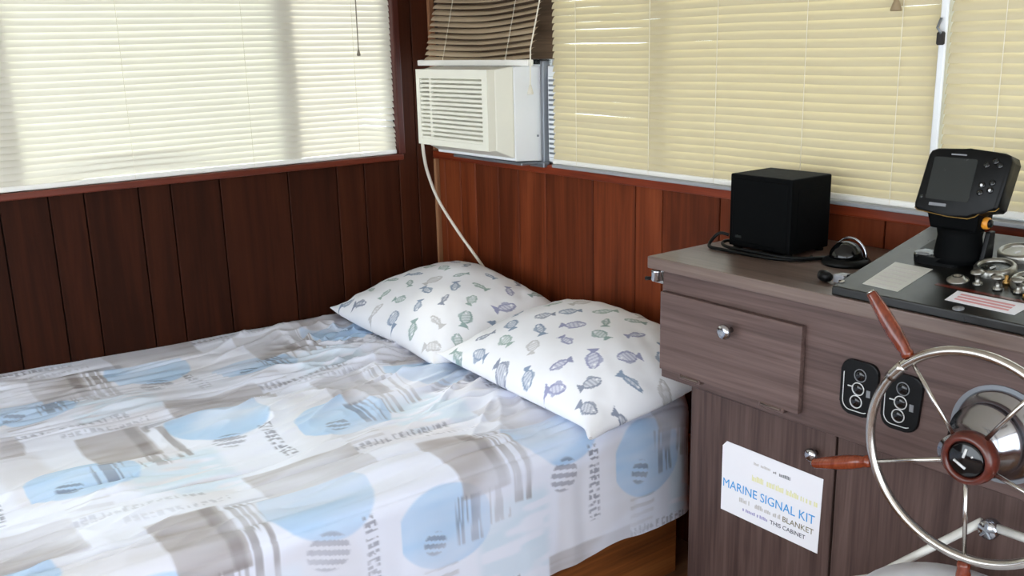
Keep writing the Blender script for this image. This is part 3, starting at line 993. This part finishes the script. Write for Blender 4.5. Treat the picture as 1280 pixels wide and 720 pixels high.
# paper notice
q = [px(*c, 1, LF - 0.001) for c in ((901, 635), (1018, 690), (1026, 600), (910, 551))]
ax = Vector(q[1] - q[0]); ax.y = 0; W_ = ax.length; ax.normalize()
zx = Vector((0, 0, 1))
notice = thing('paper_notice', tuple(q[0]), 'white paper notice with blue lettering taped on the cabinet door', 'notice')
nb_ = bmesh.new()
x0, x1 = q[0][0], q[2][0] + 0.002
zb, zt = (q[0][2] + q[1][2]) / 2, (q[2][2] + q[3][2]) / 2
poly = [(0, 0), (x1 - x0, -0.002), (x1 - x0 + 0.004, zt - zb), (0.012, zt - zb + 0.002), (0.0, zt - zb - 0.012)]
obj('sheet', prism(poly, ((x0, LF - 0.0004, zb), (1, 0, 0), (0, 0, 1)), 0.0008), M['paper'], notice)
NW, NH = x1 - x0, zt - zb
fr = lambda a, b: ((x0 + a * NW, LF - 0.0013, zb + b * NH), (1, 0, 0), (0, 0, 1))
text('lettering', 'MARINE SIGNAL KIT', 0.030, fr(0.02, 0.355), M['blue_ink'], notice, 0.94 * NW, 0.0)
text('lettering', 'BLANKET', 0.0185, fr(0.655, 0.215), M['olive_ink'], notice, 0.30 * NW, 0.0)
text('lettering', 'THIS CABINET', 0.014, fr(0.53, 0.105), M['navy_ink'], notice, 0.35 * NW, 0.0)


def faint_line(a0, a1, b, h, mat, seed):
    r = random.Random(seed)
    bm = bmesh.new()
    a = a0
    while a < a1:
        w = r.uniform(0.010, 0.022)
        if r.random() > 0.2:
            hh = h * r.uniform(0.6, 1.0)
            box((x0 + a * NW, LF - 0.0016, zb + b * NH), (x0 + (a + w * 0.7) * NW, LF - 0.0012, zb + b * NH + hh), bm=bm)
        a += w
    obj('faded_print', bm, mat, notice)


faint_line(0.34, 0.50, 0.83, 0.007, M['pale_ink'], 1); faint_line(0.54, 0.57, 0.82, 0.006, M['grey_ink'], 2); faint_line(0.60, 0.72, 0.81, 0.009, M['grey_ink'], 3)
faint_line(0.30, 0.96, 0.60, 0.014, M['yellow_ink'], 4)
faint_line(0.20, 0.62, 0.225, 0.011, M['pale_ink'], 5)
faint_line(0.24, 0.50, 0.112, 0.008, M['violet_ink'], 6)

# ---------------------------------------------------------------- switch panels on the fascia
def switch_panel(label, xc, zc):
    t = thing('switch_panel', (xc, CF, zc - 0.055), label, 'switch panel', 'black switch panels on the console')
    fr_ = ((xc, CF, zc), (1, 0, 0), (0, 0, 1))
    w, h = 0.078, 0.112
    out = []
    for (a, b_) in rrect(w, h, 0.022, 6):
        out.append((a * (1 + 0.10 * b_ / h) + 0.004 * b_ / h, b_))
    obj('plate', prism(out, fr_, 0.007, 0.003), M['black'], t)
    yf = CF - 0.0074
    fl = [(a * 0.82, b_ * 0.84) for a, b_ in out]
    k = len(fl)
    pts_ = [(xc + a, yf, zc + b_) for a, b_ in fl]
    # white border line: left side and bottom, as in the worn print
    sel = [p_ for p_ in pts_ if p_[0] < xc + 0.022 and not (p_[2] > zc + 0.03)]
    left = sorted([p_ for p_ in sel], key=lambda p_: math.atan2(p_[2] - zc, -(p_[0] - xc)), reverse=True)
    if len(left) > 2:
        obj('border_line', tube(left, 0.0009, 6), M['white_ink'], t)
    for i, dz in enumerate((0.028, 0.0, -0.027)):
        c = (xc + 0.004 - 0.003 * i, yf - 0.001, zc + dz)
        rg = obj('dial_ring', tube(ring_pts(c, 0.0125, (1, 0, 0), (0, 0, 1), 28), 0.0011, 6, closed=True), M['grey_ink'] if i == 0 else M['white_ink'], t, True)
        obj('dial_button', lathe([(0.0105, 0), (0.0100, 0.003), (0.007, 0.0045), (0, 0.0046)], (c[0], CF - 0.007, c[2]), (0, -1, 0), 20), M['black_gloss'], rg, True)
    obj('pointer_mark', box((xc - 0.022, yf - 0.0010, zc + 0.001), (xc - 0.010, yf + 0.0004, zc + 0.003)), M['white_ink'], t)
    obj('symbol', box((xc + 0.019, yf - 0.0008, zc - 0.012), (xc + 0.027, yf + 0.0004, zc + 0.002)), M['grey_ink'], t)
    return t


s1 = px(1075, 485, 1, CF); s2 = px(1128, 502, 1, CF)
switch_panel('black three dial switch panel nearest the drawer', s1[0], s1[2])
switch_panel('black three dial switch panel seen through the steering wheel rim', s2[0], s2[2])

# ================================================================== INSTRUMENT PANEL (sloping)
PF = Vector((2.103, -0.456, 1.044)); PBk = Vector((2.103, -0.100, 1.119))
pv = (PBk - PF).normalized(); pn = Vector((1, 0, 0)).cross(pv).normalized(); pu = Vector((1, 0, 0))
plen = (PBk - PF).length
ip = thing('instrument_panel', (2.5, -0.28, ZC), 'sloping black instrument panel on the worktop behind the steering wheel', 'instrument panel')
XE = 3.05
obj('slab', hexa([(2.103, -0.456, ZC + 0.0005), (XE, -0.456, ZC + 0.0005), (XE, -0.100, ZC + 0.0005), (2.103, -0.100, ZC + 0.0005),
                  PF, (XE, PF.y, PF.z), (XE, PBk.y, PBk.z), PBk], 0.003, 2), M['black_panel'], ip)


def pp(x_, y_, h=0.0):
    """where a pixel's sight line meets the sloping panel"""
    v = Vector(ROT @ np.array([x_ - CX, -(y_ - CY), -FPX]))
    e = Vector(EYE)
    k = ((PF + pn * h - e).dot(pn)) / v.dot(pn)
    return e + v * k


def on_panel(pts_, h, mat, name, parent, bev=0.0):
    bm = bmesh.new()
    lo = [bm.verts.new(p_ + pn * 0.0002) for p_ in pts_]
    hi = [bm.verts.new(p_ + pn * (0.0002 + h)) for p_ in pts_]
    k = len(pts_)
    bm.faces.new(lo[::-1]); bm.faces.new(hi)
    for i in range(k):
        bm.faces.new((lo[i], lo[(i + 1) % k], hi[(i + 1) % k], hi[i]))
    return obj(name, bm, mat, parent)


lab = on_panel([pp(1078, 355), pp(1122, 365), pp(1166, 337), pp(1119, 328)], 0.0008, M['paper_grey'], 'label_plate', ip)
a0_, a1_, a3_ = pp(1078, 355), pp(1122, 365), pp(1119, 328)
for i in range(6):
    f0 = 0.10 + i * 0.14
    base_ = a0_ + (a3_ - a0_) * f0 + (a1_ - a0_) * 0.10
    e_ = base_ + (a1_ - a0_) * 0.78; g_ = (a3_ - a0_) * 0.035
    on_panel([base_ + pn * 0.0009, e_ + pn * 0.0009, e_ + g_ + pn * 0.0009, base_ + g_ + pn * 0.0009], 0.0003, M['pale_ink'], 'printed_line', lab)
red = on_panel([pp(1181, 375), pp(1268, 394), pp(1290, 382), pp(1197, 364)], 0.0008, M['paper'], 'red_label', ip)
b0_, b1_, b3_ = pp(1181, 375), pp(1268, 394), pp(1197, 364)
for i in range(3):
    s_ = b0_ + (b3_ - b0_) * (0.18 + 0.24 * i) + (b1_ - b0_) * 0.10
    e_ = s_ + (b1_ - b0_) * 0.78; g_ = (b3_ - b0_) * 0.14
    on_panel([s_ + pn * 0.0009, e_ + pn * 0.0009, e_ + g_ + pn * 0.0009, s_ + g_ + pn * 0.0009], 0.0003, M['pink_label'], 'printed_line', red)
# thin red-brown line across the panel
on_panel([pp(1168, 356), pp(1290, 381), pp(1290, 378.5), pp(1172, 354)], 0.0006, M['hubwood'], 'divider_strip', ip)
# gauges
for (gx, gy, rad, facem) in ((1274, 314, 0.035, 'paper_grey'), (1244, 333, 0.034, 'screen'), (1291, 350, 0.034, 'screen')):
    c = pp(gx, gy, 0.01)
    g = obj('gauge', lathe([(rad + 0.003, -0.010), (rad + 0.003, 0.0), (rad, 0.004), (rad - 0.005, 0.004), (rad - 0.006, -0.004)], c, pn, 36, caps=False), M['dull'], ip, True)
    obj('gauge_face', lathe([(rad - 0.005, 0.0), (0, 0.0004)], c - pn * 0.002, pn, 36), M[facem], g)
    obj('gauge_needle', box((c.x - 0.001, c.y - 0.018, c.z - 0.002), (c.x + 0.001, c.y + 0.002, c.z + 0.0012)), M['white_ink'], g)
# knobs and switches
def pull_knob(gx, gy, topy, mat1='dull', mat2='steel', r=0.0115):
    c = pp(gx, gy)
    hgt = 0.026
    k_ = obj('pull_knob', lathe([(0.0085, 0.0005), (0.0085, 0.004), (0.0045, 0.006), (0.004, hgt - 0.006), (r, hgt - 0.003), (r, hgt), (r * 0.7, hgt + 0.003), (0, hgt + 0.0035)], c, pn, 22), M[mat1], ip, True)
    return k_


pull_knob(1222, 356, 343); pull_knob(1247, 362, 348); pull_knob(1273, 366, 354)
c = pp(1197, 351)
obj('key_switch', lathe([(0.020, 0.0005), (0.019, 0.004), (0.013, 0.005), (0.011, 0.010), (0.006, 0.0105), (0.0055, 0.006), (0, 0.0055)], c, pn, 28), M['dull'], ip, True)
for gx, gy, mt in ((1258, 355, 'brass'), (1283, 372, 'brass')):
    c = pp(gx, gy)
    obj('toggle', lathe([(0.007, 0.0005), (0.006, 0.006), (0.003, 0.008), (0.004, 0.016), (0, 0.018)], c, pn, 14), M[mt], ip, True)
c = pp(1198, 386)
obj('badge', lathe([(0.010, 0.0003), (0.010, 0.0014), (0, 0.0018)], c, pn, 20), M['grey_ink'], ip, True)
c = pp(1052, 352)
obj('corner_screw', lathe([(0.006, 0.0003), (0.006, 0.0014), (0, 0.002)], c, pn, 14), M['steel'], ip, True)

# ================================================================== FISH FINDER DISPLAY
ff = thing('chartplotter_display', (2.235, -0.245, 1.088), 'black tilting chartplotter display on a pedestal at the instrument panel', 'display')
tilt = math.radians(17)
fo = Vector((2.170, -0.302, 1.186))                 # lower left front corner of the face
fu = Vector((1, 0.02, 0)).normalized(); fv = Vector((0, math.sin(tilt), math.cos(tilt))); fn = fu.cross(fv).normalized()
FWd, FHt = 0.166, 0.122
out = [(0.008, 0.0), (0.070, -0.006), (0.108, -0.006), (0.120, -0.001), (0.132, 0.010), (0.155, 0.014), (0.160, 0.020), (0.1655, 0.105), (0.160, 0.117), (0.150, 0.121),
       (0.085, 0.125), (0.022, 0.122), (0.010, 0.117), (0.006, 0.108), (0.0, 0.012), (0.002, 0.004)]
obj('housing', prism(out, (fo - fn * 0.040, fu, fv), 0.040, 0.006, 3), M['black'], ff, True)
rimpts = [fo - fn * 0.004 + fu * a + fv * b_ for a, b_ in [(0.001, 0.004), (0.008, -0.0008), (0.070, -0.0068), (0.108, -0.0068), (0.1205, -0.0016), (0.1325, 0.0094), (0.1555, 0.0134), (0.161, 0.020)]]
obj('gold_trim', tube(rimpts, 0.0009, 6), M['gold'], ff, True)
obj('screen', prism(rrect(0.084, 0.082, 0.004, 3, 0.062, 0.064), (fo, fu, fv), 0.0008), M['screen'], ff)
obj('bezel_line', prism(rrect(0.030, 0.0028, 0.001, 2, 0.066, 0.1115), (fo, fu, fv), 0.0009), M['grey_ink'], ff)
obj('name_strip', prism(rrect(0.034, 0.0058, 0.001, 2, 0.047, 0.0135), (fo, fu, fv), 0.0009), M['grey_ink'], ff)
for (a, b_, mt) in ((0.122, 0.058, 'white_ink'), (0.139, 0.050, 'white_ink'), (0.1215, 0.044, 'screen'), (0.140, 0.064, 'screen'), (0.122, 0.096, 'screen'), (0.137, 0.104, 'screen'), (0.146, 0.097, 'screen')):
    bt = obj('button', lathe([(0.0062, 0), (0.0058, 0.002), (0.004, 0.0026), (0, 0.0027)], fo + fu * a + fv * b_, fn, 16), M['black_gloss'], ff, True)
    obj('button_mark', lathe([(0.0026, 0.0), (0, 0.0005)], fo + fu * a + fv * b_ + fn * 0.0027, fn, 10), M[mt], bt)
obj('sensor_dot', lathe([(0.0035, 0), (0, 0.0012)], fo + fu * 0.011 + fv * 0.026, fn, 12), M['screen'], ff)
# bracket, neck, base
obj('bracket', hexa([(2.198, -0.285, 1.150), (2.290, -0.285, 1.150), (2.290, -0.225, 1.150), (2.198, -0.225, 1.150),
                     (2.192, -0.292, 1.186), (2.296, -0.292, 1.186), (2.296, -0.232, 1.196), (2.192, -0.232, 1.196)], 0.006), M['black_matte'], ff)
obj('neck', lathe([(0.048, 0.0), (0.045, 0.012), (0.040, 0.05), (0.043, 0.066)], (2.243, -0.252, 1.086), (0, 0, 1), 28), M['black_matte'], ff, True)
for s_ in (0,):
    kn = obj('tilt_knob', lathe([(0.010, 0), (0.012, 0.004), (0.011, 0.012), (0, 0.014)], (2.290, -0.262, 1.168), (1, 0, 0), 18), M['orange'], ff, True)
    obj('knob_cap', lathe([(0.0085, 0.0), (0.007, 0.004), (0, 0.005)], (2.303, -0.262, 1.168), (1, 0, 0), 14), M['black'], kn, True)
bo = pp(1168, 330)
obj('swivel_base', prism(rrect(0.094, 0.105, 0.020, 5), (pp(1185, 320) , pu, pv), 0.016, 0.004), M['black'], ff)
obj('base_lug', prism(rrect(0.040, 0.032, 0.010, 5), (pp(1157, 325) + pn * 0.0002, pu, pv), 0.017, 0.004), M['black_gloss'], ff)
obj('lug_painted_highlight', prism(rrect(0.024, 0.012, 0.004, 4), (pp(1154, 327) + pn * 0.0160, pu, pv), 0.0016), M['grey_ink'], ff)  # grey patch painted as the highlight on the glossy black lug
obj('lever', hexa([(2.288, -0.262, 1.094), (2.298, -0.262, 1.094), (2.298, -0.225, 1.096), (2.288, -0.225, 1.096),
                   (2.292, -0.252, 1.150), (2.302, -0.252, 1.150), (2.302, -0.232, 1.150), (2.292, -0.232, 1.150)], 0.003), M['black'], ff)

# ================================================================== SPEAKER
sp = thing('speaker', (1.765, -0.18, ZC), 'black cube speaker standing on the brown worktop', 'speaker')
SX0, SX1, SY0, SY1, SZ1 = 1.677, 1.853, -0.256, -0.108, 1.207
obj('cabinet', box((SX0, SY0, ZC + 0.008), (SX1, SY1, SZ1), 0.004, 2), M['black_matte'], sp)
obj('grille_cloth', box((SX0 + 0.010, SY0 - 0.003, ZC + 0.020), (SX1 - 0.010, SY0 + 0.001, SZ1 - 0.010), 0.002, 1), M['black_matte'], sp)
for xx in (SX0 + 0.015, SX1 - 0.015):
    for yy in (SY0 + 0.015, SY1 - 0.015):
        obj('foot', lathe([(0.010, 0), (0.011, 0.004), (0.009, 0.0085)], (xx, yy, ZC), (0, 0, 1), 14), M['black'], sp)
obj('side_plate', prism(rrect(0.10, 0.13, 0.006, 3), ((SX1, (SY0 + SY1) / 2, 1.115), (0, 1, 0), (0, 0, 1)), 0.001), M['black_matte'], sp)
obj('logo_mark', box((SX0 + 0.022, SY0 - 0.0036, ZC + 0.030), (SX0 + 0.040, SY0 - 0.0029, ZC + 0.036)), M['screen'], sp)
cab_pts = []
lp = [(1.672, -0.250, 0.030), (1.655, -0.262, 0.034), (1.645, -0.275, 0.022), (1.650, -0.295, 0.006), (1.690, -0.300, 0.005), (1.76, -0.300, 0.005), (1.83, -0.296, 0.005), (1.88, -0.270, 0.005), (1.905, -0.235, 0.006), (1.915, -0.205, 0.006),
      (1.90, -0.255, 0.009), (1.86, -0.285, 0.010), (1.79, -0.292, 0.011), (1.71, -0.288, 0.010), (1.675, -0.276, 0.012), (1.668, -0.255, 0.016), (1.672, -0.22, 0.010), (1.674, -0.19, 0.006)]
lp = [Vector((a, b_, ZC + c_)) for a, b_, c_ in lp]
for i in range(len(lp) - 1):
    a, b_, c_, d_ = lp[max(i - 1, 0)], lp[i], lp[i + 1], lp[min(i + 2, len(lp) - 1)]
    for k in range(5):
        t = k / 5
        cab_pts.append(0.5 * ((2 * b_) + (c_ - a) * t + (2 * a - 5 * b_ + 4 * c_ - d_) * t * t + (3 * b_ - a - 3 * c_ + d_) * t ** 3))
obj('speaker_cable', tube(cab_pts, 0.0042, 8), M['black'], None, True, label='black cable looped around the foot of the cube speaker', cat='cable', base=(1.77, -0.28, ZC))

# ================================================================== COMPASS AND SMALL THINGS
cc = Vector((1.968, -0.205, ZC))
cmp_ = thing('dome_compass', tuple(cc), 'small black dome compass with a chrome rim beside the speaker', 'compass')
obj('base', lathe([(0.052, 0.0), (0.054, 0.006), (0.046, 0.014), (0.040, 0.016), (0, 0.016)], cc, (0, 0, 1), 36), M['black'], cmp_, True)
obj('dome', lathe([(0.038 * math.cos(a), 0.016 + 0.036 * math.sin(a)) for a in [i * PI / 2 / 10 for i in range(11)]], cc, (0, 0, 1), 36), M['black_gloss'], cmp_, True)
hood = [cc + Vector((0.041 * math.cos(a), 0.012, 0.014 + 0.043 * math.sin(a))) for a in [PI * i / 20 for i in range(21)]]
obj('chrome_rim', tube(hood, 0.0026, 8), M['chrome'], cmp_, True)
obj('cable', tube([cc + Vector((-0.05, -0.01, 0.006)), cc + Vector((-0.075, -0.03, 0.005)), cc + Vector((-0.085, -0.01, 0.005))], 0.004, 8), M['black'], cmp_, True)
cpx = Vector(px(1031, 352, 2, ZC))
cl = thing('cable_clip', (cpx.x, cpx.y, ZC), 'small clear and black cable plug lying before the dome compass', 'plug')
obj('plug', lathe([(0.011, -0.012), (0.012, 0.0), (0.009, 0.014), (0, 0.016)], (cpx.x, cpx.y, ZC + 0.012), (0.8, -0.3, 0), 18), M['black'], cl, True)
obj('clear_body', box((cpx.x + 0.014, cpx.y + 0.006, ZC), (cpx.x + 0.040, cpx.y + 0.034, ZC + 0.018), 0.004), M['clear'], cl)
obj('end_cap', box((cpx.x + 0.040, cpx.y + 0.014, ZC), (cpx.x + 0.054, cpx.y + 0.036, ZC + 0.020), 0.003), M['black'], cl)

# ================================================================== STEERING WHEEL
WC = Vector((2.471, -0.600, 0.850))
sw = thing('steering_wheel', (2.449, CF, 0.84), 'five spoke steel steering wheel with varnished wooden handles on the console', 'steering wheel')
Ax, Az = Vector((1, 0, 0)), Vector((0, 0, 1))
RR = 0.1765
obj('rim', tube(ring_pts(WC, RR, Ax, Az, 96), 0.0082, 12, closed=True), M['steel'], sw, True)
for k in range(5):
    a = math.radians(129 + 72 * k)
    d = Ax * math.cos(a) + Az * math.sin(a)
    obj('spoke', tube([WC + d * 0.034 + Vector((0, -0.004, 0)), WC + d * (RR - 0.004)], [0.0040, 0.0034], 10), M['steel'], sw, True)
    hp = [(0.0100, 0.0), (0.0125, 0.006), (0.0105, 0.012), (0.0125, 0.020), (0.0145, 0.045), (0.0138, 0.075), (0.0115, 0.105), (0.0100, 0.120), (0.0096, 0.1235), (0, 0.124)]
    hd = obj('handle', lathe([(r_ * 0.92, h_) for r_, h_ in hp], WC + d * (RR + 0.007), d, 20), M['handle'], sw, True)
    obj('end_cap', lathe([(0.0072, 0), (0.0068, 0.003), (0, 0.005)], WC + d * (RR + 0.007 + 0.1235), d, 16), M['steel'], hd, True)
    if k == 0:
        obj('rim_collar', tube([WC + RR * (Ax * math.cos(a + q_) + Az * math.sin(a + q_)) for q_ in (0.10, 0.15, 0.2, 0.25, 0.3)], 0.0098, 12), M['steel'], sw, True)
ho = WC + Vector((0.006, -0.006, 0.004))
obj('hub_ring', lathe([(0.036, 0.016), (0.043, 0.010), (0.0445, 0.0), (0.042, -0.014), (0.034, -0.019), (0.0305, -0.014), (0.0305, 0.0)], ho, (0, 1, 0), 40, caps=False), M['hubwood'], sw, True)
hc = obj('hub_cap', lathe([(0.0304, 0.004), (0.0304, -0.013), (0.026, -0.0165), (0, -0.0175)], ho, (0, 1, 0), 36), M['black_gloss'], sw, True)
for (a0, b0, a1, b1, w) in ((0.001, 0.020, -0.003, 0.004, 0.0022), (-0.018, -0.004, 0.002, -0.014, 0.0022), (0.010, 0.010, 0.012, 0.008, 0.0018)):
    obj('cap_mark', tube([ho + Vector((a0, -0.0178, b0)), ho + Vector((a1, -0.0178, b1))], w, 6), M['white_ink'], hc, True)
ho2 = Vector((2.449, CF, 0.842))
obj('helm_bell', lathe([(0.080, 0.0), (0.080, -0.006), (0.076, -0.012), (0.064, -0.018), (0.060, -0.040), (0.064, -0.044), (0.064, -0.052), (0.056, -0.056), (0.050, -0.078),
                        (0.042, -0.084), (0.034, -0.100), (0.030, -0.138)], ho2, (0.06, 1, 0.0), 48), M['chrome'], sw, True)
obj('mounting_plate', lathe([(0.088, 0.0), (0.088, -0.003), (0.0, -0.003)], ho2, (0, 1, 0), 48), M['steel_grey'], sw)

# ================================================================== WHITE FOLDING SEAT UNDER THE WHEEL
JY = -0.520
jt = Vector(px(1237, 661, 1, JY)); jl = Vector(px(1090, 722, 1, JY - 0.02)); jr = Vector(px(1330, 690, 1, JY - 0.02))
jt0 = Vector(px(1228, 652, 1, JY))
st = thing('folding_seat', (2.52, -0.66, 0), 'white folding seat with white tube frame under the steering wheel', 'seat')
obj('frame_tube', tube([jl + Vector((-0.1, 0, -0.06)), jl, jt0], 0.0075, 12), M['white_tube'], st, True)
obj('frame_tube', tube([jt + Vector((0.012, 0, 0.006)), jr, jr + Vector((0.08, 0, -0.05))], 0.0075, 12), M['white_tube'], st, True)
jn = obj('joint', lathe([(0.017, 0.010), (0.018, -0.006), (0.015, -0.012), (0, -0.013)], jt, (0, 1, 0), 12), M['chrome'], st, True)
for k in range(5):
    a = k * 2 * PI / 5 + 0.3
    d = Ax * math.cos(a) + Az * math.sin(a)
    obj('star_rib', tube([jt + Vector((0, -0.013, 0)), jt + d * 0.014 + Vector((0, -0.012, 0))], 0.0026, 6), M['steel_grey'], jn)
se = Vector(px(1188, 722, 1, -0.66))
zs = se.z - 0.055
obj('seat_pad', lathe([(0.0, -0.05), (0.13, -0.05), (0.155, -0.035), (0.160, -0.012), (0.150, 0.004), (0.11, 0.012), (0, 0.015)], (2.500, -0.665, zs - 0.012), (0.05, -0.05, 1), 48), M['white_seat'], st, True)
for (lx_, ly_) in ((-0.12, -0.11), (0.12, -0.11), (-0.12, 0.11), (0.12, 0.11)):
    obj('leg', tube([(2.505 + lx_ * 0.9, -0.665 + ly_ * 0.9, zs - 0.06), (2.505 + lx_ * 1.2, -0.665 + ly_ * 1.2, 0.0)], 0.011, 10), M['white_tube'], st, True)
